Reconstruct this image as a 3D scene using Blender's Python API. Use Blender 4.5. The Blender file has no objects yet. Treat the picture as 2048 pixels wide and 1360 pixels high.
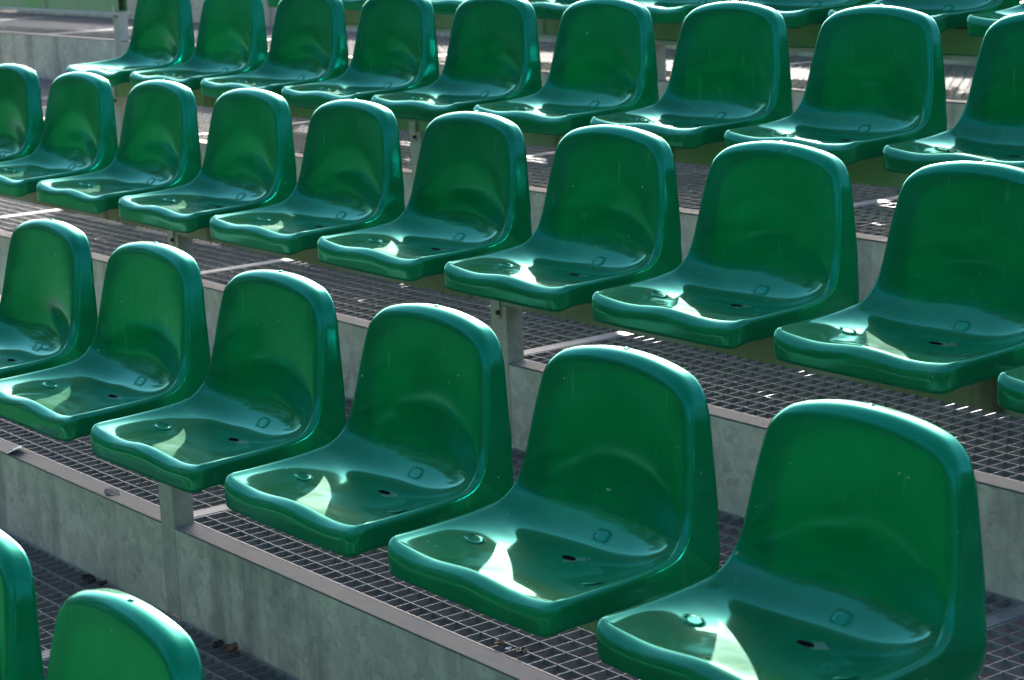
import bpy, bmesh, math, random
from mathutils import Vector, Matrix, noise

random.seed(7)
scene = bpy.context.scene
COL = scene.collection

# ------------------------------------------------------------------ camera
cam_data = bpy.data.cameras.new("camera")
cam = bpy.data.objects.new("camera", cam_data)
COL.objects.link(cam)
CR = Vector((0.60239889, 0.79717215, -0.04039989))
CU = Vector((-0.1427852, 0.15741969, 0.97715476))
CF = Vector((-0.7853203, 0.58286843, -0.20865383))
CAM = Vector((4.93807542, -1.6988399, 1.02298988))
cam.matrix_world = Matrix((
    (CR.x, CU.x, -CF.x, CAM.x),
    (CR.y, CU.y, -CF.y, CAM.y),
    (CR.z, CU.z, -CF.z, CAM.z),
    (0, 0, 0, 1)))
cam_data.sensor_width = 36.0
cam_data.lens = 36.0 * 4307.65 / 2048.0
cam_data.clip_start = 0.05
cam_data.clip_end = 3000
cam_data.dof.use_dof = True
cam_data.dof.focus_distance = 4.0
cam_data.dof.aperture_fstop = 10.0
scene.camera = cam

# ------------------------------------------------------------------ sky and sun
SUN_EL = math.radians(22.0)
SUN_AZ = math.radians(-47.3)            # measured from +Y towards +X
world = bpy.data.worlds.new("World")
scene.world = world
world.use_nodes = True
wn = world.node_tree
sky = wn.nodes.new("ShaderNodeTexSky")
sky.sky_type = 'NISHITA'
sky.sun_disc = False
sky.sun_elevation = SUN_EL
sky.sun_rotation = SUN_AZ
sky.air_density = 1.0
sky.dust_density = 2.6
sky.ozone_density = 1.2
wn.links.new(sky.outputs[0], wn.nodes["Background"].inputs[0])
wn.nodes["Background"].inputs[1].default_value = 0.15

sun_data = bpy.data.lights.new("sun", 'SUN')
sun_data.energy = 5.0
sun_data.angle = math.radians(0.5)
sun_data.color = (1.0, 0.94, 0.86)
sun = bpy.data.objects.new("sun", sun_data)
COL.objects.link(sun)
TO_SUN = Vector((math.sin(SUN_AZ) * math.cos(SUN_EL), math.cos(SUN_AZ) * math.cos(SUN_EL), math.sin(SUN_EL)))
sun.rotation_euler = TO_SUN.to_track_quat('Z', 'Y').to_euler()

scene.view_settings.view_transform = 'Standard'
scene.view_settings.look = 'None'
scene.view_settings.gamma = 1.0
scene.view_settings.exposure = 1.9

# ------------------------------------------------------------------ materials
def new_mat(name):
    m = bpy.data.materials.new(name)
    m.use_nodes = True
    nt = m.node_tree
    return m, nt, nt.nodes["Principled BSDF"]

def N(nt, kind, **kw):
    n = nt.nodes.new(kind)
    for k, v in kw.items():
        setattr(n, k, v)
    return n

def ramp(nt, stops, src):
    r = N(nt, "ShaderNodeValToRGB")
    el = r.color_ramp.elements
    while len(el) < len(stops):
        el.new(0.5)
    for e, (p, c) in zip(el, stops):
        e.position = p
        e.color = c if len(c) == 4 else (*c, 1)
    nt.links.new(src, r.inputs[0])
    return r

def noise_tex(nt, scale, detail=4, rough=0.55, vec=None, dist=0.0):
    n = N(nt, "ShaderNodeTexNoise")
    n.inputs["Scale"].default_value = scale
    n.inputs["Detail"].default_value = detail
    n.inputs["Roughness"].default_value = rough
    n.inputs["Distortion"].default_value = dist
    if vec is not None:
        nt.links.new(vec, n.inputs["Vector"])
    return n

def mix(nt, fac, a, b, mode='MIX'):
    n = N(nt, "ShaderNodeMix", data_type='RGBA', blend_type=mode)
    for sock, v in ((n.inputs[0], fac), (n.inputs[6], a), (n.inputs[7], b)):
        if isinstance(v, (int, float)):
            sock.default_value = v
        elif isinstance(v, tuple):
            sock.default_value = v if len(v) == 4 else (*v, 1)
        else:
            nt.links.new(v, sock)
    return n.outputs[2]

def mth(nt, op, a, b=None, c=None, clamp=False):
    n = N(nt, "ShaderNodeMath", operation=op, use_clamp=clamp)
    for i, v in enumerate((a, b, c)):
        if v is None:
            continue
        if isinstance(v, (int, float)):
            n.inputs[i].default_value = v
        else:
            nt.links.new(v, n.inputs[i])
    return n.outputs[0]

def vary_vec(nt, scale=(1, 1, 1), use_random=True):
    tc = N(nt, "ShaderNodeTexCoord")
    mp = N(nt, "ShaderNodeMapping")
    mp.inputs["Scale"].default_value = scale
    nt.links.new(tc.outputs["Object"], mp.inputs["Vector"])
    if use_random:
        oi = N(nt, "ShaderNodeObjectInfo")
        v = N(nt, "ShaderNodeVectorMath", operation='SCALE')
        v.inputs[0].default_value = (37.0, 19.0, 53.0)
        nt.links.new(oi.outputs["Random"], v.inputs[3])
        nt.links.new(v.outputs[0], mp.inputs["Location"])
    return tc, mp.outputs[0]

def plastic_material(name, is_seat):
    m, nt, b = new_mat(name)
    L = nt.links
    tc, vec = vary_vec(nt)
    sep = N(nt, "ShaderNodeSeparateXYZ")
    L.new(tc.outputs["Object"], sep.inputs[0])
    n1 = noise_tex(nt, 9, 5, 0.6, vec)
    col = ramp(nt, [(0.3, (0.0, 0.092, 0.029)), (0.7, (0.0, 0.114, 0.036))], n1.outputs[0]).outputs[0]
    # seats have faded a little differently
    oi = N(nt, "ShaderNodeObjectInfo")
    fade = mth(nt, 'MULTIPLY_ADD', oi.outputs["Random"], 0.30, 0.85)
    fv = N(nt, "ShaderNodeVectorMath", operation='SCALE')
    L.new(col, fv.inputs[0]); L.new(fade, fv.inputs[3])
    col = fv.outputs[0]
    # pale scratches and specks of dirt
    tc2, vstreak = vary_vec(nt, (60, 60, 7))
    n2 = noise_tex(nt, 1.0, 3, 0.6, vstreak)
    streak = mth(nt, 'MULTIPLY', mth(nt, 'SUBTRACT', n2.outputs[0], 0.64, clamp=True), 1.3)
    col = mix(nt, streak, col, (0.16, 0.26, 0.17))
    n3 = noise_tex(nt, 75, 2, 0.5, vec)
    speck = mth(nt, 'MULTIPLY', mth(nt, 'GREATER_THAN', n3.outputs[0], 0.775), 0.55)
    col = mix(nt, speck, col, (0.33, 0.36, 0.25))
    rough = mth(nt, 'MULTIPLY_ADD', n1.outputs[0], 0.06, 0.05 if is_seat else 0.12)
    if is_seat:
        # worn patch around the drain slot
        dx = mth(nt, 'SUBTRACT', sep.outputs[0], 0.014)
        dy = mth(nt, 'SUBTRACT', sep.outputs[1], 0.205)
        r2 = mth(nt, 'SQRT', mth(nt, 'ADD', mth(nt, 'MULTIPLY', dx, dx), mth(nt, 'MULTIPLY', mth(nt, 'MULTIPLY', dy, dy), 2.2)))
        n4 = noise_tex(nt, 45, 3, 0.6, vec)
        r3 = mth(nt, 'ADD', r2, mth(nt, 'MULTIPLY', mth(nt, 'SUBTRACT', n4.outputs[0], 0.5), 0.075))
        worn = mth(nt, 'MULTIPLY', mth(nt, 'LESS_THAN', r3, 0.018), 0.32)
        col = mix(nt, worn, col, (0.22, 0.28, 0.25))
        # dusty haze over the flat of the seat
        n5 = noise_tex(nt, 14, 6, 0.65, vec)
        rough = mth(nt, 'ADD', rough, mth(nt, 'MULTIPLY', mth(nt, 'SUBTRACT', n5.outputs[0], 0.52, clamp=True), 0.25))
    # gentle waviness of the moulding, and fine scratches
    nb = noise_tex(nt, 7, 1, 0.4, vec)
    bump = N(nt, "ShaderNodeBump")
    bump.inputs["Strength"].default_value = 0.16
    bump.inputs["Distance"].default_value = 0.01
    L.new(nb.outputs[0], bump.inputs["Height"])
    last = bump.outputs[0]
    if is_seat:
        # moulding steps across the front lip
        w = mth(nt, 'FRACT', mth(nt, 'MULTIPLY', mth(nt, 'ABSOLUTE', mth(nt, 'ADD', sep.outputs[0], 0.0)), 29.0))
        edge = mth(nt, 'LESS_THAN', w, 0.09)
        side = mth(nt, 'GREATER_THAN', mth(nt, 'ABSOLUTE', sep.outputs[0]), 0.09)
        front = mth(nt, 'LESS_THAN', sep.outputs[1], 0.022)
        h = mth(nt, 'MULTIPLY', mth(nt, 'MULTIPLY', edge, side), front)
        b2 = N(nt, "ShaderNodeBump")
        b2.inputs["Strength"].default_value = 0.25
        b2.inputs["Distance"].default_value = 0.002
        L.new(h, b2.inputs["Height"])
        L.new(last, b2.inputs["Normal"])
        last = b2.outputs[0]
    # thin moulded plastic: part of the light falling on the rear glows through
    dif = N(nt, "ShaderNodeBsdfDiffuse")
    tra = N(nt, "ShaderNodeBsdfTranslucent")
    L.new(col, dif.inputs["Color"])
    L.new(mix(nt, 1.0, col, (1.0, 5.0, 4.8), 'MULTIPLY'), tra.inputs["Color"])
    body = N(nt, "ShaderNodeMixShader")
    thin = N(nt, "ShaderNodeAttribute", attribute_name="thinness")      # wall thickness: ribs and flanges let little through
    L.new(mth(nt, 'MULTIPLY', thin.outputs["Fac"], 0.21), body.inputs[0])
    L.new(dif.outputs[0], body.inputs[1]); L.new(tra.outputs[0], body.inputs[2])
    gls = N(nt, "ShaderNodeBsdfGlossy", distribution='GGX')
    lw = N(nt, "ShaderNodeLayerWeight")
    graze = mth(nt, 'POWER', lw.outputs["Facing"], 2.6)
    L.new(mix(nt, graze, (0.06, 0.90, 0.86), (0.80, 1.0, 1.0)), gls.inputs["Color"])
    L.new(rough, gls.inputs["Roughness"])
    fr = N(nt, "ShaderNodeFresnel")
    fr.inputs["IOR"].default_value = 1.50 if is_seat else 1.55
    m1 = N(nt, "ShaderNodeMixShader")
    L.new(fr.outputs[0], m1.inputs[0]); L.new(body.outputs[0], m1.inputs[1]); L.new(gls.outputs[0], m1.inputs[2])
    # dull film of weathering that spreads the sun's glare
    film = N(nt, "ShaderNodeBsdfGlossy", distribution='GGX')
    film.inputs["Roughness"].default_value = 0.42
    n9 = noise_tex(nt, 22, 4, 0.6, vec)
    fk = 2.3 if is_seat else 0.4
    fc = ramp(nt, [(0.3, (0.0036 * fk, 0.005 * fk, 0.0045 * fk)), (0.75, (0.0066 * fk, 0.009 * fk, 0.0081 * fk))], n9.outputs[0])
    L.new(fc.outputs[0], film.inputs["Color"])
    add = N(nt, "ShaderNodeAddShader")
    L.new(m1.outputs[0], add.inputs[0]); L.new(film.outputs[0], add.inputs[1])
    for nd in (dif, tra, gls, film, fr, lw):
        L.new(last, nd.inputs["Normal"])
    out = [q for q in nt.nodes if q.type == 'OUTPUT_MATERIAL'][0]
    nt.nodes.remove(b)
    L.new(add.outputs[0], out.inputs["Surface"])
    return m

def metal_material(name, light, dark, stain, roughness=0.45, metallic=0.75, algae=None, spangle=55, drip=0.5):
    m, nt, b = new_mat(name)
    L = nt.links
    tc, vec = vary_vec(nt)
    vo = N(nt, "ShaderNodeTexVoronoi")
    vo.inputs["Scale"].default_value = spangle
    nd = noise_tex(nt, 30, 3, 0.6, vec)
    wob = mix(nt, 0.08, vec, nd.outputs[1])
    L.new(wob, vo.inputs["Vector"])
    bw = N(nt, "ShaderNodeRGBToBW")
    L.new(vo.outputs["Color"], bw.inputs[0])
    n1 = noise_tex(nt, 8, 7, 0.72, vec, 0.4)
    f = mth(nt, 'ADD', mth(nt, 'MULTIPLY', bw.outputs[0], 0.34), mth(nt, 'MULTIPLY', n1.outputs[0], 0.90))
    col = ramp(nt, [(0.25, dark), (0.90, light)], f).outputs[0]
    tcd, vd = vary_vec(nt, (9, 9, 0.9))
    n2 = noise_tex(nt, 1.0, 5, 0.6, vd)
    d = mth(nt, 'MULTIPLY', mth(nt, 'SUBTRACT', n2.outputs[0], 0.52, clamp=True), 3.2 * drip, clamp=True)
    col = mix(nt, d, col, stain)
    n6 = noise_tex(nt, 16, 5, 0.7, vec, 0.6)
    d2 = mth(nt, 'MULTIPLY', mth(nt, 'SUBTRACT', n6.outputs[0], 0.57, clamp=True), 2.8, clamp=True)
    col = mix(nt, d2, col, (0.20, 0.15, 0.10))
    if algae:
        tca, va = vary_vec(nt, (3, 3, 1.5))
        n3 = noise_tex(nt, 1.2, 4, 0.6, va)
        a = mth(nt, 'MULTIPLY', mth(nt, 'SUBTRACT', n3.outputs[0], 0.28, clamp=True), 3.0, clamp=True)
        col = mix(nt, a, col, algae)
        tcb, vb = vary_vec(nt, (9, 9, 0.5))
        n4 = noise_tex(nt, 1.0, 3, 0.6, vb)
        s = mth(nt, 'MULTIPLY', mth(nt, 'SUBTRACT', n4.outputs[0], 0.60, clamp=True), 6.0, clamp=True)
        col = mix(nt, s, col, (0.03, 0.022, 0.014))
    L.new(col, b.inputs["Base Color"])
    b.inputs["Metallic"].default_value = metallic
    L.new(mth(nt, 'MULTIPLY_ADD', f, 0.25, roughness - 0.12), b.inputs["Roughness"])
    bump = N(nt, "ShaderNodeBump")
    bump.inputs["Strength"].default_value = 0.10
    bump.inputs["Distance"].default_value = 0.004
    L.new(n6.outputs[0], bump.inputs["Height"])
    L.new(bump.outputs[0], b.inputs["Normal"])
    return m

def flat_material(name, c0, c1, scale=20, roughness=0.8, metallic=0.0):
    m, nt, b = new_mat(name)
    tc, vec = vary_vec(nt)
    n1 = noise_tex(nt, scale, 5, 0.6, vec)
    nt.links.new(ramp(nt, [(0.3, c0), (0.7, c1)], n1.outputs[0]).outputs[0], b.inputs["Base Color"])
    b.inputs["Roughness"].default_value = roughness
    b.inputs["Metallic"].default_value = metallic
    return m

M_SEAT = plastic_material("green_plastic_seat", True)
M_BACK = plastic_material("green_plastic_back", False)
M_CAP = plastic_material("green_plastic_cap", False)
M_RISER = metal_material("galvanised_sheet", (0.66, 0.62, 0.53), (0.29, 0.28, 0.25), (0.15, 0.14, 0.13), 0.55, 0.25, spangle=42, drip=1.1)
M_POST = metal_material("galvanised_post", (0.50, 0.48, 0.42), (0.30, 0.30, 0.27), (0.20, 0.17, 0.14), 0.5, 0.3)
M_GRATE = metal_material("galvanised_grating", (0.27, 0.27, 0.285), (0.15, 0.15, 0.165), (0.08, 0.075, 0.075), 0.55, 0.35)
M_FLANGE = metal_material("galvanised_flange", (0.155, 0.16, 0.165), (0.09, 0.093, 0.096), (0.12, 0.10, 0.11), 0.7, 0.0, drip=0.8)
M_BEAM = metal_material("weathered_beam", (0.40, 0.40, 0.33), (0.26, 0.26, 0.20), (0.12, 0.11, 0.07), 0.7, 0.0, algae=(0.27, 0.28, 0.19))
M_BEAM2 = metal_material("mossy_beam", (0.34, 0.37, 0.27), (0.22, 0.26, 0.17), (0.09, 0.08, 0.05), 0.65, 0.0, algae=(0.16, 0.31, 0.13))
M_DARK = flat_material("dark_steel", (0.03, 0.03, 0.03), (0.07, 0.055, 0.045), 30, 0.6, 0.5)
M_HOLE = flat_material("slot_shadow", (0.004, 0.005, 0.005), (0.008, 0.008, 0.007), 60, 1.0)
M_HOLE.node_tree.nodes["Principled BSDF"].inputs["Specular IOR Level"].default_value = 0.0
M_EARTH = flat_material("bare_earth", (0.12, 0.085, 0.065), (0.21, 0.16, 0.13), 3, 0.95)
M_LEAF = flat_material("dead_leaf", (0.10, 0.045, 0.022), (0.20, 0.10, 0.05), 60, 0.7)
M_FLECK = flat_material("fleck", (0.55, 0.57, 0.60), (0.75, 0.76, 0.78), 40, 0.7)
M_LEDGE = flat_material("ledge_concrete", (0.34, 0.33, 0.30), (0.46, 0.45, 0.42), 25, 0.8)

# ------------------------------------------------------------------ helpers
def tag(o, label=None, cat=None, group=None, kind=None):
    if label: o["label"] = label
    if cat: o["category"] = cat
    if group: o["group"] = group
    if kind: o["kind"] = kind
    return o

def empty(name, loc=(0, 0, 0)):
    o = bpy.data.objects.new(name, None)
    o.empty_display_size = 0.1
    o.location = loc
    COL.objects.link(o)
    return o

def box(bm, x0, x1, y0, y1, z0, z1):
    v = [bm.verts.new(p) for p in ((x0, y0, z0), (x1, y0, z0), (x1, y1, z0), (x0, y1, z0),
                                   (x0, y0, z1), (x1, y0, z1), (x1, y1, z1), (x0, y1, z1))]
    for f in ((3, 2, 1, 0), (4, 5, 6, 7), (0, 1, 5, 4), (1, 2, 6, 5), (2, 3, 7, 6), (3, 0, 4, 7)):
        bm.faces.new([v[i] for i in f])

def build(name, bm, mat, parent=None, loc=None, bevel=0.0, smooth=False):
    if bevel:
        bmesh.ops.bevel(bm, geom=bm.edges[:], offset=bevel, segments=2, affect='EDGES', profile=0.5)
    bmesh.ops.recalc_face_normals(bm, faces=bm.faces[:])
    me = bpy.data.meshes.new(name)
    bm.to_mesh(me)
    bm.free()
    me.materials.append(mat)
    if smooth:
        for p in me.polygons:
            p.use_smooth = True
    o = bpy.data.objects.new(name, me)
    COL.objects.link(o)
    if parent: o.parent = parent
    if loc: o.location = loc
    return o

def spline(pts):
    """monotone-ish cubic Hermite through (t, value) pairs"""
    n = len(pts)
    dim = len(pts[0]) - 1
    def ev(t):
        if t <= pts[0][0]: i = 0
        elif t >= pts[-1][0]: i = n - 2
        else:
            i = 0
            while pts[i + 1][0] < t: i += 1
        t0, t1 = pts[i][0], pts[i + 1][0]
        h = t1 - t0
        u = (t - t0) / h
        u = max(-0.2, min(1.2, u))
        out = []
        for d in range(1, dim + 1):
            p0, p1 = pts[i][d], pts[i + 1][d]
            def slope(j):
                if j == 0: return (pts[1][d] - pts[0][d]) / (pts[1][0] - pts[0][0])
                if j == n - 1: return (pts[-1][d] - pts[-2][d]) / (pts[-1][0] - pts[-2][0])
                return (pts[j + 1][d] - pts[j - 1][d]) / (pts[j + 1][0] - pts[j - 1][0])
            m0, m1 = slope(i) * h, slope(i + 1) * h
            out.append((2*u**3 - 3*u*u + 1) * p0 + (u**3 - 2*u*u + u) * m0 + (-2*u**3 + 3*u*u) * p1 + (u**3 - u*u) * m1)
        return out if dim > 1 else out[0]
    return ev

# ------------------------------------------------------------------ the moulded seat shell
# profile of the rim in (y, z) along the running length s
_raw = [(-0.03, 0.0485), (0.0, 0.050), (0.05, 0.0525), (0.10, 0.055), (0.15, 0.0575), (0.19, 0.061), (0.228, 0.0685), (0.250, 0.087),
        (0.264, 0.120), (0.273, 0.160), (0.280, 0.200), (0.287, 0.240), (0.294, 0.280), (0.302, 0.330), (0.306, 0.360)]
_s = [-0.03]
for (a, b), (c, d) in zip(_raw, _raw[1:]):
    _s.append(_s[-1] + math.hypot(c - a, d - b))
PROFILE = spline([(s, y, z) for s, (y, z) in zip(_s, _raw)])
def rim(s):
    return PROFILE(s)
def frame(s):
    y0, z0 = rim(s - 0.004); y1, z1 = rim(s + 0.004)
    t = Vector((0, y1 - y0, z1 - z0)).normalized()
    return t, Vector((0, -t.z, t.y))
DISH = spline([(0, 0.0), (0.03, 0.004), (0.08, 0.017), (0.13, 0.029), (0.19, 0.038), (0.24, 0.042), (0.285, 0.033),
               (0.335, 0.016), (0.376, 0.009), (0.43, 0.004), (0.47, 0.001), (0.49, 0.0), (0.53, 0.0)])
FLANGE = spline([(-0.01, 0.029), (0.0, 0.029), (0.06, 0.032), (0.15, 0.034), (0.19, 0.036), (0.215, 0.045), (0.233, 0.064), (0.247, 0.080), (0.262, 0.066), (0.28, 0.054), (0.30, 0.049),
                 (0.335, 0.042), (0.376, 0.036), (0.417, 0.032), (0.437, 0.030), (0.47, 0.020), (0.49, 0.013), (0.52, 0.012)])
def wave(x):
    a = abs(x)
    return 0.0040 * math.cos(2 * math.pi * a / 0.235) - 0.003 + (0.004 if a > 0.19 else 0.0) * (a - 0.19) / 0.02

OUT = [(0, 0), (0.06, 0), (0.12, 0), (0.175, 0.0), (0.196, 0.004), (0.208, 0.014), (0.2125, 0.03), (0.213, 0.075), (0.213, 0.12), (0.2125, 0.18), (0.2112, 0.223),
       (0.2062, 0.257), (0.1990, 0.294), (0.1937, 0.335), (0.1877, 0.376), (0.1800, 0.417), (0.1745, 0.439), (0.1670, 0.4585), (0.1530, 0.4745), (0.1300, 0.4880), (0.093, 0.4975), (0.046, 0.5037), (0, 0.5055)]

def shell_mesh_data():
    full = OUT + [(-x, s) for x, s in OUT[-2:0:-1]]
    n = len(full)
    dense = []
    for i in range(n):                                     # closed Catmull-Rom
        p0, p1, p2, p3 = (full[(i + k) % n] for k in (-1, 0, 1, 2))
        for k in range(16):
            u = k / 16
            pt = []
            for d in (0, 1):
                m1 = (p2[d] - p0[d]) / 2; m2 = (p3[d] - p1[d]) / 2
                pt.append((2*u**3 - 3*u*u + 1) * p1[d] + (u**3 - 2*u*u + u) * m1 + (-2*u**3 + 3*u*u) * p2[d] + (u**3 - u*u) * m2)
            dense.append(tuple(pt))
    m = len(dense)
    def nearest(q):
        return min(range(m), key=lambda i: (dense[i][0] - q[0])**2 + (dense[i][1] - q[1])**2)
    c_fr, c_tr, c_tl, c_fl = (nearest(q) for q in ((0.203, 0.008), (0.160, 0.473), (-0.160, 0.473), (-0.203, 0.008)))
    NU, NV = 56, 84
    def segment(i0, i1, cnt):                              # forward walk from i0 to i1
        idx = []
        i = i0
        while True:
            idx.append(dense[i % m])
            if i % m == i1: break
            i += 1
        acc = [0]
        for a, b in zip(idx, idx[1:]):
            acc.append(acc[-1] + math.dist(a, b))
        out = []
        j = 0
        for k in range(cnt + 1):
            t = acc[-1] * k / cnt
            while j < len(acc) - 2 and acc[j + 1] < t: j += 1
            w = (t - acc[j]) / max(1e-9, acc[j + 1] - acc[j])
            out.append((idx[j][0] * (1 - w) + idx[j + 1][0] * w, idx[j][1] * (1 - w) + idx[j + 1][1] * w))
        return out
    front = segment(c_fl, c_fr, NU); right = segment(c_fr, c_tr, NV); top = segment(c_tr, c_tl, NU); left = segment(c_tl, c_fl, NV)
    loop = front[:-1] + right[:-1] + top[:-1] + left[:-1]
    k = len(loop)
    nrm = []
    for i in range(k):
        a, b = loop[i - 1], loop[(i + 1) % k]
        tx, ts = b[0] - a[0], b[1] - a[1]
        l = math.hypot(tx, ts)
        nrm.append((ts / l, -tx / l))                       # outward, loop runs anticlockwise
    for _ in range(2):
        nrm = [((nrm[i-1][0] + 2*nrm[i][0] + nrm[(i+1) % k][0]) / 4, (nrm[i-1][1] + 2*nrm[i][1] + nrm[(i+1) % k][1]) / 4) for i in range(k)]
    rad = [0.010 + 0.011 * max(0, -b)**2 + (0.002 * min(1, max(0, (p[1] - 0.22) / 0.1))) + 0.011 * max(0, b)**2 for p, (a, b) in zip(loop, nrm)]
    inner = [(p[0] - nv[0] * r, p[1] - nv[1] * r) for p, nv, r in zip(loop, nrm, rad)]
    fr = inner[0:NU + 1]; rt = inner[NU:NU + NV + 1]
    tp = inner[NU + NV:2 * NU + NV + 1][::-1]; lf = (inner[2 * NU + NV:] + [inner[0]])[::-1]
    verts, thin = [], []
    def surf(x, s, g):
        y, z = rim(s)
        t, nn = frame(s)
        p = Vector((x, y, z)) - nn * DISH(s) * g
        p.z += wave(x) * math.exp(-(max(s, 0) / 0.055)**2)
        return p
    grid = [[None] * (NU + 1) for _ in range(NV + 1)]
    sval = [[0] * (NU + 1) for _ in range(NV + 1)]
    for j in range(NV + 1):
        v = j / NV
        for i in range(NU + 1):
            u = i / NU
            q = []
            for d in (0, 1):
                q.append((1-v) * fr[i][d] + v * tp[i][d] + (1-u) * lf[j][d] + u * rt[j][d]
                         - ((1-u)*(1-v) * fr[0][d] + u*(1-v) * fr[-1][d] + (1-u)*v * tp[0][d] + u*v * tp[-1][d]))
            a = abs(2 * u - 1)
            kb = min(1, max(0, (q[1] - 0.24) / 0.08))
            kb = kb * kb * (3 - 2 * kb)
            p = surf(q[0], q[1], (1 - kb) * (1 - a**3.2)**1.15 + kb * (1 - a * a)**2)
            grid[j][i] = len(verts)
            sval[j][i] = q[1]
            verts.append(p)
            thin.append(0.4 + 0.6 * min(1, max(0, (q[1] - 0.20) / 0.1)))
    # boundary indices in loop order
    bidx = [grid[0][i] for i in range(NU)] + [grid[j][NU] for j in range(NV)] + [grid[NV][i] for i in range(NU, 0, -1)] + [grid[j][0] for j in range(NV, 0, -1)]
    rings = [bidx]
    def ring(fn):
        ids = []
        for i in range(k):
            s = inner[i][1]
            t, nn = frame(s)
            o = Vector((nrm[i][0], 0, 0)) + t * nrm[i][1]
            o.normalize()
            ids.append(len(verts))
            thin.append((0.35 if len(rings) < 5 else 0.0) * min(1, max(0, (s - 0.25) / 0.1)))
            verts.append(fn(verts[bidx[i]], o, nn, rad[i], max(0.004, FLANGE(s) + wave(inner[i][0]) * math.exp(-(max(s, 0) / 0.055)**2))))
        rings.append(ids)
    for a in range(1, 8):
        t = math.pi / 2 * a / 7
        ring(lambda p, o, nn, r, L, t=t: p + o * r * math.sin(t) + nn * r * (math.cos(t) - 1))
    for q in (0.3, 0.75):
        ring(lambda p, o, nn, r, L, q=q: p + o * r - nn * (r + L * q))
    ring(lambda p, o, nn, r, L: p + o * r - nn * (r + L - 0.0012))
    ring(lambda p, o, nn, r, L: p + o * (r - 0.0012) - nn * (r + L))
    ring(lambda p, o, nn, r, L: p + o * (r - 0.0045) - nn * (r + L))
    ring(lambda p, o, nn, r, L: p + o * (r - 0.0055) - nn * (r + L - 0.003))
    under = [[None] * (NU + 1) for _ in range(NV + 1)]
    for j in range(NV + 1):
        for i in range(NU + 1):
            p = verts[grid[j][i]]
            t, nn = frame(sval[j][i])
            under[j][i] = len(verts)
            verts.append(p - nn * 0.006)
            thin.append(thin[grid[j][i]])
    ub = [under[0][i] for i in range(NU)] + [under[j][NU] for j in range(NV)] + [under[NV][i] for i in range(NU, 0, -1)] + [under[j][0] for j in range(NV, 0, -1)]
    rings.append(ub)
    faces = []
    SPLIT = 0.262
    def isback(s): return s > SPLIT
    JS = min(range(NV), key=lambda j: abs(sval[j][NU // 2] - SPLIT))
    for j in range(NV):
        for i in range(NU):
            bk = j >= JS
            faces.append(((grid[j][i], grid[j][i+1], grid[j+1][i+1], grid[j+1][i]), bk))
            faces.append(((under[j][i], under[j+1][i], under[j+1][i+1], under[j][i+1]), bk))
    def col_back(i):
        if i < NU: return False
        if i < NU + NV: return (i - NU) >= JS
        if i < 2 * NU + NV: return True
        return (i - 2 * NU - NV) < NV - JS
    for a, b in zip(rings, rings[1:]):
        for i in range(k):
            i2 = (i + 1) % k
            faces.append(((a[i], b[i], b[i2], a[i2]), col_back(i)))
    def point(x, y):                                        # a point of the finished seat top at plan (x, y), by searching s
        lo, hi = 0.0, 0.33
        best = None
        for q in range(400):
            s = lo + (hi - lo) * q / 399
            p = surf(x, s, (1 - min(1, abs(x) / 0.203)**3.2)**1.15)
            if best is None or abs(p.y - y) < best[0]:
                best = (abs(p.y - y), p, s)
        p, s = best[1], best[2]
        e = 0.003
        px = surf(x + e, s, (1 - min(1, abs(x + e) / 0.203)**3.2)**1.15) - p
        ps = surf(x, s + e, (1 - min(1, abs(x) / 0.203)**3.2)**1.15) - p
        return p, px.normalized(), ps.normalized(), px.cross(ps).normalized()
    return verts, faces, point, thin

SV, SF, seat_point, THIN = shell_mesh_data()

def split_shell():
    me = bpy.data.meshes.new("whole")
    me.from_pydata([tuple(v) for v in SV], [], [f for f, b in SF])
    bm = bmesh.new(); bm.from_mesh(me)
    bm.normal_update()
    vn = [v.normal.copy() for v in bm.verts]
    bm.free()
    bpy.data.meshes.remove(me)
    res = []
    for want, nm, mat in ((False, "seat", M_SEAT), (True, "backrest", M_BACK)):
        used = sorted({i for f, b in SF if b == want for i in f})
        mp = {o: n for n, o in enumerate(used)}
        me = bpy.data.meshes.new(nm)
        me.from_pydata([tuple(SV[i]) for i in used], [], [[mp[i] for i in f] for f, b in SF if b == want])
        for p in me.polygons: p.use_smooth = True
        me.normals_split_custom_set_from_vertices([tuple(vn[i]) for i in used])
        at = me.attributes.new("thinness", 'FLOAT', 'POINT')
        for q, i in enumerate(used): at.data[q].value = THIN[i]
        me.materials.append(mat)
        res.append(me)
    return res
SEAT_ME, BACK_ME = split_shell()

def tube_loop(bm, pts, r, seg=6, closed=True):
    n = len(pts)
    rings = []
    for i in range(n):
        t = (pts[(i + 1) % n] - pts[i - 1]).normalized()
        a = t.cross(Vector((0, 0, 1)))
        if a.length < 1e-4: a = Vector((1, 0, 0))
        a.normalize(); b = a.cross(t).normalized()
        rings.append([bm.verts.new(pts[i] + (a * math.cos(2*math.pi*k/seg) + b * math.sin(2*math.pi*k/seg)) * r) for k in range(seg)])
    for i in range(n):
        A, B = rings[i], rings[(i + 1) % n]
        for k in range(seg):
            bm.faces.new((A[k], A[(k+1) % seg], B[(k+1) % seg], B[k]))

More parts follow.
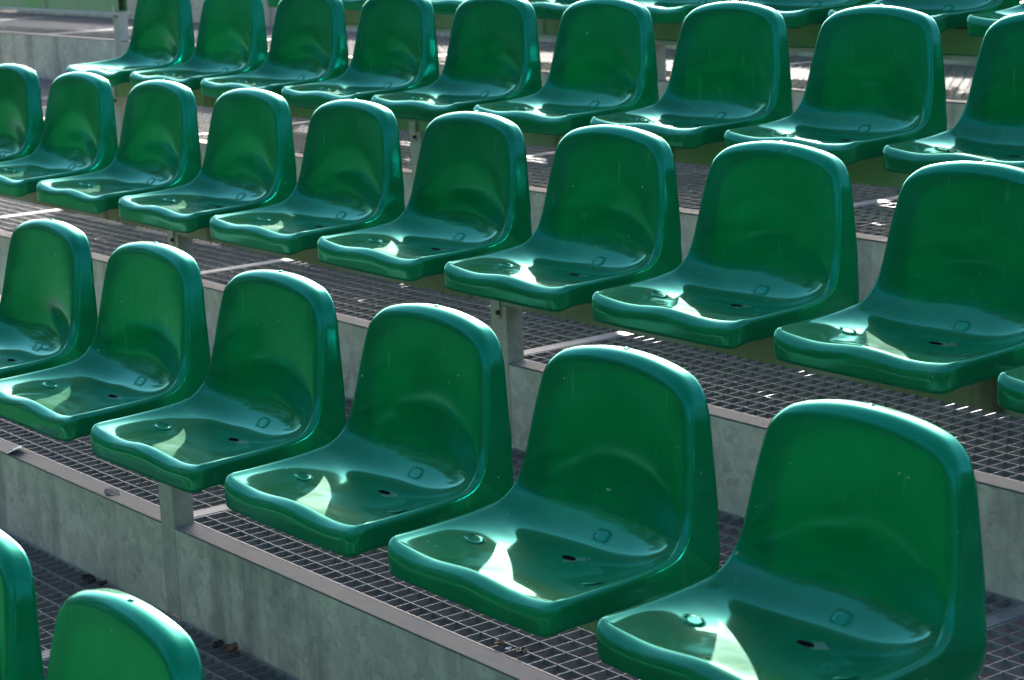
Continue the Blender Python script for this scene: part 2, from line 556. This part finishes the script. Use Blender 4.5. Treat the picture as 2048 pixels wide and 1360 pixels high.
def cap_bm(x, y, w, h, power, lift=-0.0001, tube=0.0006):
    """moulded cover: a raised outline with a shallow disc in it, lying on the seat surface"""
    bm = bmesh.new()
    def on(dx, dy, up):
        p, ex, ey, nn = seat_point(x + dx, y + dy)
        return p + nn * up
    outline, disc = [], []
    for k in range(36):
        t = 2 * math.pi * k / 36
        c, s = math.cos(t), math.sin(t)
        f = (abs(c)**power + abs(s)**power) ** (-1 / power)
        outline.append((c * f * w, s * f * h))
    tube_loop(bm, [on(a, b, lift) for a, b in outline], tube)
    rings = []
    for q in (0.86, 0.5):
        rings.append([bm.verts.new(on(a * q, b * q, 0.0006)) for a, b in outline])
    rings.insert(0, [bm.verts.new(on(a * 0.9, b * 0.9, -0.0008)) for a, b in outline])
    for A, B in zip(rings, rings[1:]):
        for k in range(36):
            bm.faces.new((A[k], A[(k+1) % 36], B[(k+1) % 36], B[k]))
    bm.faces.new(rings[-1])
    return bm

def make_chair():
    root = empty("stadium_seat")
    parts = []
    for nm, me in (("seat", SEAT_ME), ("backrest", BACK_ME)):
        o = bpy.data.objects.new(nm, me); COL.objects.link(o); o.parent = root
        parts.append(o)
    seat, back = parts
    bm = bmesh.new()                                        # injection nub on the top edge
    bmesh.ops.create_uvsphere(bm, u_segments=12, v_segments=8, radius=0.0042, matrix=Matrix.Translation((0, 0.325, 0.3238)) @ Matrix.Diagonal((1.5, 1.3, 0.8, 1)))
    build("nub", bm, M_CAP, back, smooth=True)
    for sx in (-1, 1):
        c = build("round_cap", cap_bm(sx * 0.141, 0.129, 0.0175, 0.0155, 2.0), M_CAP, seat, smooth=True)
    build("square_cap", cap_bm(0.0, 0.266, 0.0195, 0.0090, 4.0), M_CAP, seat, smooth=True)
    bm = bmesh.new()                                        # drain slot
    ctr = []
    for q, up in ((1.0, 0.0007), (0.75, 0.0002)):
        ctr.append([bm.verts.new((lambda P: P[0] + P[3] * up)(seat_point(-0.002 + q * 0.0155 * math.cos(2*math.pi*k/24), 0.2015 + q * 0.0070 * math.sin(2*math.pi*k/24)))) for k in range(24)])
    for k in range(24):
        bm.faces.new((ctr[0][k], ctr[0][(k+1) % 24], ctr[1][(k+1) % 24], ctr[1][k]))
    bm.faces.new(ctr[1])
    build("drain_slot", bm, M_HOLE, seat, smooth=True)
    bm = bmesh.new()                                        # steel bracket that bolts the shell to the beam
    box(bm, -0.16, 0.16, 0.185, 0.25, -0.004, 0.012)
    for sx in (-1, 1):
        box(bm, sx * 0.141 - 0.012, sx * 0.141 + 0.012, 0.115, 0.20, 0.0125, 0.021)
        box(bm, sx * 0.141 - 0.009, sx * 0.141 + 0.009, 0.2505, 0.268, -0.03, 0.010)
    build("mounting_bracket", bm, M_DARK, root)
    return root

def copy_tree(o, parent=None):
    c = o.copy()
    COL.objects.link(c)
    c.parent = parent
    for ch in o.children:
        copy_tree(ch, c)
    return c

# rows: origin of a seat front (y, z); the beam, riser and tread hang from it
DY, DZ = 0.8488, 0.1891
ROWS = {"A": (-DY, -DZ), "B": (0.0, 0.0), "C": (DY, DZ - 0.001), "D": (2 * DY, 2 * DZ + 0.002), "E": (3 * DY + 0.02, 3 * DZ + 0.020), "F": (4 * DY + 0.03, 4 * DZ + 0.03)}
ORD = ["first", "second", "third", "fourth", "fifth", "sixth", "seventh", "eighth", "ninth", "tenth"]
ROWNAME = {"A": "row at the bottom left corner", "B": "lowest full row", "C": "middle row", "D": "row of seats behind the middle row", "E": "topmost row", "F": "row behind the topmost row"}
CHAIRS = {
    "A": [1.514 + 0.5 * k for k in (1, 2, -2, -1, 0, 3, 4)],
    "B": [0.5 * k for k in range(1, 7)],
    "C": [-1.5388 + 0.5 * k for k in range(0, 10)],
    "D": [-2.5803 + 0.5 * k for k in range(1, 13)],
    "E": [0.395 + 0.5 * k for k in range(-5, 6)],
    "F": [0.395 + 0.5 * k for k in range(-18, -9)] + [0.395 + 0.5 * k for k in range(-5, 2)],
}
def chair_label(r, i, n):
    if r == "F" or (r == "A" and i > 1) or (r == "E" and i > 7) or (r == "D" and i > 8):
        return "green plastic seat outside the picture frame"
    if r == "D": n = 9
    if r == "A":
        return ["green plastic seat back cut off by the left edge below the lowest full row",
                "blurred green plastic seat back rising alone in the bottom left corner"][i]
    if r == "E":
        return "green plastic seat front at the top edge, %s from left in the topmost row" % ORD[i]
    if r == "B" and i == n - 1:
        return "largest green plastic seat, nearest, at the right end of the lowest full row"
    if r == "B" and i == 0:
        return "green plastic seat cut by the left edge, leftmost of the lowest full row"
    if r == "C" and i == 0:
        return "green plastic seat cut by the left edge, leftmost of the middle row"
    if r == "C" and i == n - 1:
        return "small corner of a green seat front at the right edge, end of middle row"
    if r == "D" and i == 0:
        return "green plastic seat beside the aisle, leftmost of the row behind the middle row"
    if r == "D" and i == n - 1:
        return "green plastic seat cut by the right edge, last of the row behind middle"
    where = {"B": "the lowest full row", "C": "the middle row", "D": "the row behind the middle row"}[r]
    return "glossy green plastic seat, %s from left in %s" % (ORD[i], where)

proto = make_chair()
first = True
rnd = random.Random(3)
for r, xs in CHAIRS.items():
    y, z = ROWS[r]
    for i, x in enumerate(xs):
        c = proto if first else copy_tree(proto)
        first = False
        c.location = (x + rnd.uniform(-0.002, 0.002), y + rnd.uniform(-0.002, 0.002), z)
        c.rotation_euler = (math.radians(rnd.uniform(-0.4, 0.4)), math.radians(rnd.uniform(-0.3, 0.3)), math.radians(rnd.uniform(-0.8, 0.8)))
        lab = chair_label(r, i, len(xs))
        tag(c, lab, "seat", "seats outside the picture" if "outside" in lab else "green plastic seats of the " + ROWNAME[r])

# ------------------------------------------------------------------ steel stand
POST_W, POST_D = 0.056, 0.045
POSTS = {  # right edge of each post
    "A": [1.268], "B": [1.245], "C": [-0.262, 1.2285], "D": [-2.25, -1.81, -0.31, 1.19], "E": [-3.93, -2.25, -0.25, 1.25], "F": [-3.93, -2.25],
}
BAYS = {  # riser panels run from post to post
    "A": [(-0.23, 1.268), (1.268, 2.77), (2.77, 4.27)],
    "B": [(-0.255, 1.245), (1.245, 2.745), (2.745, 4.245)],
    "C": [(-1.76, -0.262), (-0.262, 1.2285), (1.2285, 2.73), (2.73, 4.23)],
    "D": [(-5.25, -3.75), (-3.75, -2.25), (-2.25, -0.31), (-0.31, 1.19), (1.19, 2.69)],
    "E": [(-6.93, -5.43), (-5.43, -3.93), (-3.93, -2.25), (-2.25, -0.25), (-0.25, 1.25), (1.25, 2.75)],
    "F": [(-6.93, -5.43), (-5.43, -3.93), (-3.93, -2.25), (-2.25, -0.25), (-0.25, 1.25), (1.25, 2.75)],
}
def run(first, n):
    return [(first + 1.5 * k, first + 1.5 * (k + 1)) for k in range(n)]
JOINTS = {  # floor gratings are 1.5 m long
    "A": run(1.268 - 1.5, 3), "B": run(1.212 - 1.5, 4), "C": run(1.19 - 4.5, 5), "D": run(1.125 - 6.0, 6), "E": run(-0.25 - 7.5, 7), "F": run(-0.25 - 7.5, 7),
}
ORDER = "ABCDEF"
FLY = 0.193

def has_post(r, x):
    return any(abs(x - p) < 0.01 for p in POSTS.get(r, []))

STRUCT_ROW = {"A": "at the bottom left corner", "B": "below the lowest full row", "C": "below the middle row",
              "D": "behind the middle row", "E": "below the topmost row", "F": "behind the topmost row"}
def bay_pos(i, n):
    return ORD[i] + " from left"

def build_riser(r, i, n, x0, x1):
    y, z = ROWS[r]
    zt = z - 0.2
    k = ORDER.index(r)
    zb = (ROWS[ORDER[k-1]][1] - 0.2) if k else zt - DZ
    a = x0 + 0.0015
    b = (x1 - POST_W - 0.0015) if has_post(r, x1) else x1 - 0.0015
    root = empty("riser_panel", ((a + b) / 2, y + FLY, zb))
    h = (b - a) / 2
    bm = bmesh.new()
    box(bm, -h, h, 0.0, 0.004, -0.01, zt - zb - 0.0045)
    build("face_sheet", bm, M_RISER, root)
    bm = bmesh.new()
    box(bm, -h, h, -0.001, POST_D, zt - zb - 0.0042, zt - zb)
    build("top_flange", bm, M_FLANGE, root, bevel=0.0012)
    tag(root, "grey steel riser sheet %s, %s" % (STRUCT_ROW[r], bay_pos(i, n)), "riser panel", "steel riser panels of the stand")

def build_grating(r, i, n, x0, x1):
    y, z = ROWS[r]
    zt = z - 0.2 - 0.001
    k = ORDER.index(r)
    y1 = (ROWS[ORDER[k+1]][0] + FLY - 0.004) if k < 5 else y + DY + FLY
    y0 = y + FLY + POST_D + 0.003
    # a flat joint strip covers the left end of each bay, behind the post
    xa, xb = x0, x1 - 0.040
    root = empty("grating_panel", (xa, y0, zt))
    w, d = xb - xa, y1 - y0
    bm = bmesh.new()
    box(bm, -0.036, 0.0, 0, d, -0.006, 0.001)
    build("joint_strip", bm, M_GRATE, root, bevel=0.001)
    bm = bmesh.new()
    box(bm, 0.003, 0.007, 0, d, -0.030, 0.0)
    box(bm, w - 0.004, w, 0, d, -0.030, 0.0)
    box(bm, 0.007, w - 0.004, 0.0, 0.004, -0.030, -0.0003)
    box(bm, 0.007, w - 0.004, d - 0.004, d, -0.030, -0.0003)
    build("edge_band", bm, M_GRATE, root)
    bm = bmesh.new()
    x = 0.007 + 0.0346
    while x < w - 0.015:
        box(bm, x - 0.0010, x + 0.0010, 0.004, d - 0.004, -0.030, -0.0006)
        x += 0.0346
    build("bearing_bars", bm, M_GRATE, root)
    bm = bmesh.new()
    yy = 0.0365
    while yy < d - 0.015:
        box(bm, 0.007, w - 0.004, yy - 0.0010, yy + 0.0010, -0.010, 0.0003)
        yy += 0.0440
    build("cross_bars", bm, M_GRATE, root)
    tag(root, "steel floor grating on the step %s, %s" % (STRUCT_ROW[r], bay_pos(i, n)), "floor grating", "steel floor gratings of the stand")

def build_post(r, i, n, xr):
    y, z = ROWS[r]
    k = ORDER.index(r)
    zb = (ROWS[ORDER[k-1]][1] - 0.2) if k else z - 0.2 - DZ
    root = empty("support_post", (xr - POST_W / 2, y + FLY, zb))
    top = z - 0.074 - zb
    hw = POST_W / 2
    bm = bmesh.new()
    box(bm, -hw, hw, -0.0012, POST_D, 0, top)
    build("upright", bm, M_POST, root, bevel=0.0025)
    bm = bmesh.new()
    box(bm, -hw + 0.004, hw - 0.018, -0.005, -0.0014, top - 0.030, top + 0.03)
    build("clip_plate", bm, M_POST, root, bevel=0.0012)
    bm = bmesh.new()
    bmesh.ops.create_cone(bm, cap_ends=True, segments=6, radius1=0.006, radius2=0.005, depth=0.006,
                          matrix=Matrix.Translation((0.006, -0.0075, top - 0.015)) @ Matrix.Rotation(math.pi / 2, 4, 'X'))
    build("bolt", bm, M_DARK, root)
    tag(root, POST_LABEL[(r, i)], "post", "steel posts under the seat beams")

POST_LABEL = {
    ("A", 0): "grey steel post below the bottom left seat backs",
    ("B", 0): "grey steel post beneath the third seat from left in the lowest full row",
    ("C", 0): "grey steel post under the fourth seat from left in the middle row",
    ("C", 1): "grey steel post at picture centre, standing on the riser below the middle row",
    ("D", 0): "pale steel post under the leftmost seat beside the aisle",
    ("D", 1): "grey steel post under the second seat right of the aisle, mostly hidden",
    ("D", 2): "grey steel post seen between two seat backs of the middle row, left of centre",
    ("D", 3): "grey steel post under the right part of the row behind the middle row",
    ("E", 0): "steel post with hollow beam end beyond the aisle at top left",
    ("E", 1): "steel post under the left end of the topmost row",
    ("E", 2): "steel post under the centre of the topmost row",
    ("E", 3): "steel post under the right part of the topmost row",
    ("F", 0): "post behind the topmost row, left of the aisle",
    ("F", 1): "post behind the topmost row, right of the aisle",
}

def build_beam(r, x0, x1, mat, label, ledge=False):
    y, z = ROWS[r]
    root = empty("seat_beam", (x0, y + FLY, z - 0.073))
    w = x1 - x0
    t = 0.004
    H, D = 0.0685, 0.05
    bm = bmesh.new()
    out0 = [(0, 0, 0), (0, D, 0), (0, D, H), (0, 0, H)]
    inn0 = [(0, t, t), (0, D - t, t), (0, D - t, H - t), (0, t, H - t)]
    V = [[bm.verts.new((px + xx, py, pz)) for px, py, pz in pts] for xx in (0, w) for pts in (out0, inn0)]
    o0, i0, o1, i1 = V
    for q in range(4):
        p = (q + 1) % 4
        bm.faces.new((o0[q], o0[p], o1[p], o1[q]))
        bm.faces.new((i0[p], i0[q], i1[q], i1[p]))
        bm.faces.new((o0[p], o0[q], i0[q], i0[p]))
        bm.faces.new((o1[q], o1[p], i1[p], i1[q]))
    build("tube", bm, mat, root)
    if ledge:
        bm = bmesh.new()
        box(bm, 0.0, w, -0.012, D + 0.01, -0.0135, -0.0005)
        build("lower_flange", bm, M_LEDGE, root, bevel=0.0015)
    tag(root, label, "beam", "steel beams carrying the seat rows")

for r, bays in BAYS.items():
    for i, (x0, x1) in enumerate(bays):
        build_riser(r, i, len(bays), x0, x1)
for r, bays in JOINTS.items():
    for i, (x0, x1) in enumerate(bays):
        build_grating(r, i, len(bays), x0, x1)
for r, ps in POSTS.items():
    for i, xr in enumerate(ps):
        build_post(r, i, len(ps), xr)
build_beam("A", 0.2, 2.75, M_BEAM, "weathered steel beam carrying the seats in the bottom left corner")
build_beam("B", -1.3, 3.25, M_BEAM, "weathered steel beam under the lowest full row of seats")
build_beam("C", -2.6, 4.2, M_BEAM, "yellowish weathered steel beam under the middle row of seats")
build_beam("D", -2.30, 3.7, M_BEAM2, "green stained steel beam under the row behind the middle row")
build_beam("E", -2.31, 3.2, M_BEAM2, "mossy green beam with pale ledge under the topmost row", True)
build_beam("E", -8.1, -3.93, M_BEAM2, "mossy green beam with hollow end beyond the aisle at top left", True)

# ------------------------------------------------------------------ dead leaves and pale flecks on the steps
def leaf(name, x, y, z, size, mat, label, cat, seed, curl=0.35):
    rn = random.Random(seed)
    bm = bmesh.new()
    n, m = 7, 4
    g = []
    for i in range(n):
        t = i / (n - 1)
        w = size * 0.42 * math.sin(math.pi * (0.06 + 0.9 * t)) * rn.uniform(0.8, 1.15)
        row = []
        for j in range(m):
            q = j / (m - 1) * 2 - 1
            row.append(bm.verts.new(((t - 0.5) * size, q * w, size * curl * (q * q * 0.5 + (t - 0.5)**2 * 1.2) + rn.uniform(0, 0.04) * size)))
        g.append(row)
    for i in range(n - 1):
        for j in range(m - 1):
            bm.faces.new((g[i][j], g[i+1][j], g[i+1][j+1], g[i][j+1]))
    ex = bmesh.ops.extrude_face_region(bm, geom=bm.faces[:])
    for v in ex["geom"]:
        if isinstance(v, bmesh.types.BMVert): v.co.z += 0.0006
    o = build(name, bm, mat, smooth=True)
    o.location = (x, y, z + 0.0015)
    o.rotation_euler = (rn.uniform(-0.3, 0.3), rn.uniform(-0.3, 0.3), rn.uniform(0, 6.28))
    tag(o, label, cat)
    return o
leaf("dead_leaf", 1.494, 0.168, -0.387, 0.036, M_LEAF, "reddish brown dead leaf on the grating in front of the lowest riser", "leaf", 1, 0.5)
leaf("dead_leaf", 1.45, 0.162, -0.388, 0.026, M_DARK, "dark crumpled leaf beside the reddish dead leaf", "leaf", 2)
leaf("dead_leaf", 0.90, 0.160, -0.388, 0.032, M_DARK, "dark wet leaf at the foot of the riser above the bottom left seat back", "leaf", 3)
leaf("dead_leaf", 0.95, 0.168, -0.388, 0.028, M_DARK, "dark curled leaf next to the dark wet leaf at the riser foot", "leaf", 4)
leaf("dead_leaf", 2.235, 0.258, -0.199, 0.022, M_LEAF, "brown leaf bit on the grating under the fifth seat of the lowest full row", "leaf", 5)
leaf("dead_leaf", 2.29, 0.262, -0.199, 0.024, M_DARK, "dark leaf bit beside a brown one under the fifth lowest seat", "leaf", 6)
leaf("pale_fleck", 2.262, 0.255, -0.199, 0.014, M_FLECK, "tiny white paper between two leaf bits on the grating", "fleck", 7)
leaf("pale_fleck", 0.455, 0.215, -0.199, 0.07, M_FLECK, "white paper strip on the riser edge at the left border", "fleck", 8, 0.08)  # thin pale piece lying on the riser flange
leaf("pale_fleck", 0.938, 0.212, -0.199, 0.04, M_FLANGE, "pale flat fleck on the riser edge left of the post", "fleck", 9, 0.03)

# ------------------------------------------------------------------ ground and the wood across the pitch
def ground_material():
    m, nt, b = new_mat("ground")
    tc = N(nt, "ShaderNodeTexCoord")
    sep = N(nt, "ShaderNodeSeparateXYZ")
    nt.links.new(tc.outputs["Object"], sep.inputs[0])
    n1 = noise_tex(nt, 3, 5, 0.6, tc.outputs["Object"])
    n2 = noise_tex(nt, 0.35, 6, 0.7, tc.outputs["Object"])
    earth = ramp(nt, [(0.3, (0.075, 0.052, 0.044)), (0.7, (0.15, 0.105, 0.09))], n1.outputs[0]).outputs[0]
    grass = ramp(nt, [(0.3, (0.030, 0.110, 0.030)), (0.7, (0.050, 0.16, 0.045))], n2.outputs[0]).outputs[0]
    f = mth(nt, 'LESS_THAN', mth(nt, 'ADD', sep.outputs[1], mth(nt, 'MULTIPLY', n1.outputs[0], 0.6)), -1.2)
    nt.links.new(mix(nt, f, earth, grass), b.inputs["Base Color"])
    b.inputs["Roughness"].default_value = 0.95
    b.inputs["Specular IOR Level"].default_value = 0.2
    return m
bm = bmesh.new()
S = 900
vs = [bm.verts.new(p) for p in ((-S, -S, 0), (S, -S, 0), (S, S, 0), (-S, S, 0))]
bm.faces.new(vs)
g = build("ground", bm, ground_material(), loc=(0, 0, -1.25))
tag(g, kind="structure")

def leaf_mass(name, spots, mat, seed, kind_label):
    rn = random.Random(seed)
    bm = bmesh.new()
    for (x, y, h, w, n) in spots:
        for q in range(n):
            a = rn.uniform(0, 2 * math.pi)
            zz = rn.random()
            rr = w * math.sqrt(rn.random()) * (0.55 + 0.75 * math.sin(math.pi * min(1, zz * 0.9 + 0.1)))
            lump = 0.75 + 0.5 * noise.noise(Vector((x + math.cos(a) * 2, y + math.sin(a) * 2, zz * 5)))
            p = Vector((x + math.cos(a) * rr * lump, y + math.sin(a) * rr * lump, -1.3 + h * zz * (0.85 + 0.3 * lump)))
            d = Vector((rn.gauss(0, 1), rn.gauss(0, 1), rn.gauss(0, 1))).normalized()
            e = d.orthogonal().normalized()
            f = d.cross(e)
            s = rn.uniform(0.3, 0.8)
            vs = [bm.verts.new(p + e * s * c0 + f * s * c1 * 0.7) for c0, c1 in ((-1, 0), (0, -1), (1, 0), (0, 1))]
            bm.faces.new(vs)
    me = bpy.data.meshes.new(name)
    bm.to_mesh(me); bm.free()
    me.materials.append(mat)
    o = bpy.data.objects.new(name, me); COL.objects.link(o)
    tag(o, kind_label, kind="stuff")
    return o
M_FOL = flat_material("foliage", (0.012, 0.065, 0.018), (0.030, 0.125, 0.034), 0.8, 0.8)
rw = random.Random(11)
spots = []
for q in range(96):                      # a belt of trees all round, lower behind the stand where the sun stands
    a = 2 * math.pi * q / 96 + rw.uniform(-0.02, 0.02)
    R = 62 + rw.uniform(-5, 5)
    x, y = R * math.sin(a), R * math.cos(a)
    if y > -5 and abs(a - math.pi * 1.75) < 0.9 or y > 20:
        h = rw.uniform(4, 8) if x < -42 else rw.uniform(8, 13)
    else:
        h = rw.uniform(19, 27)
    spots.append((x, y, h, rw.uniform(3.5, 5.5), int((95 if y > -5 else 40) * h)))
leaf_mass("wood", spots, M_FOL, 5, "belt of trees around the ground")
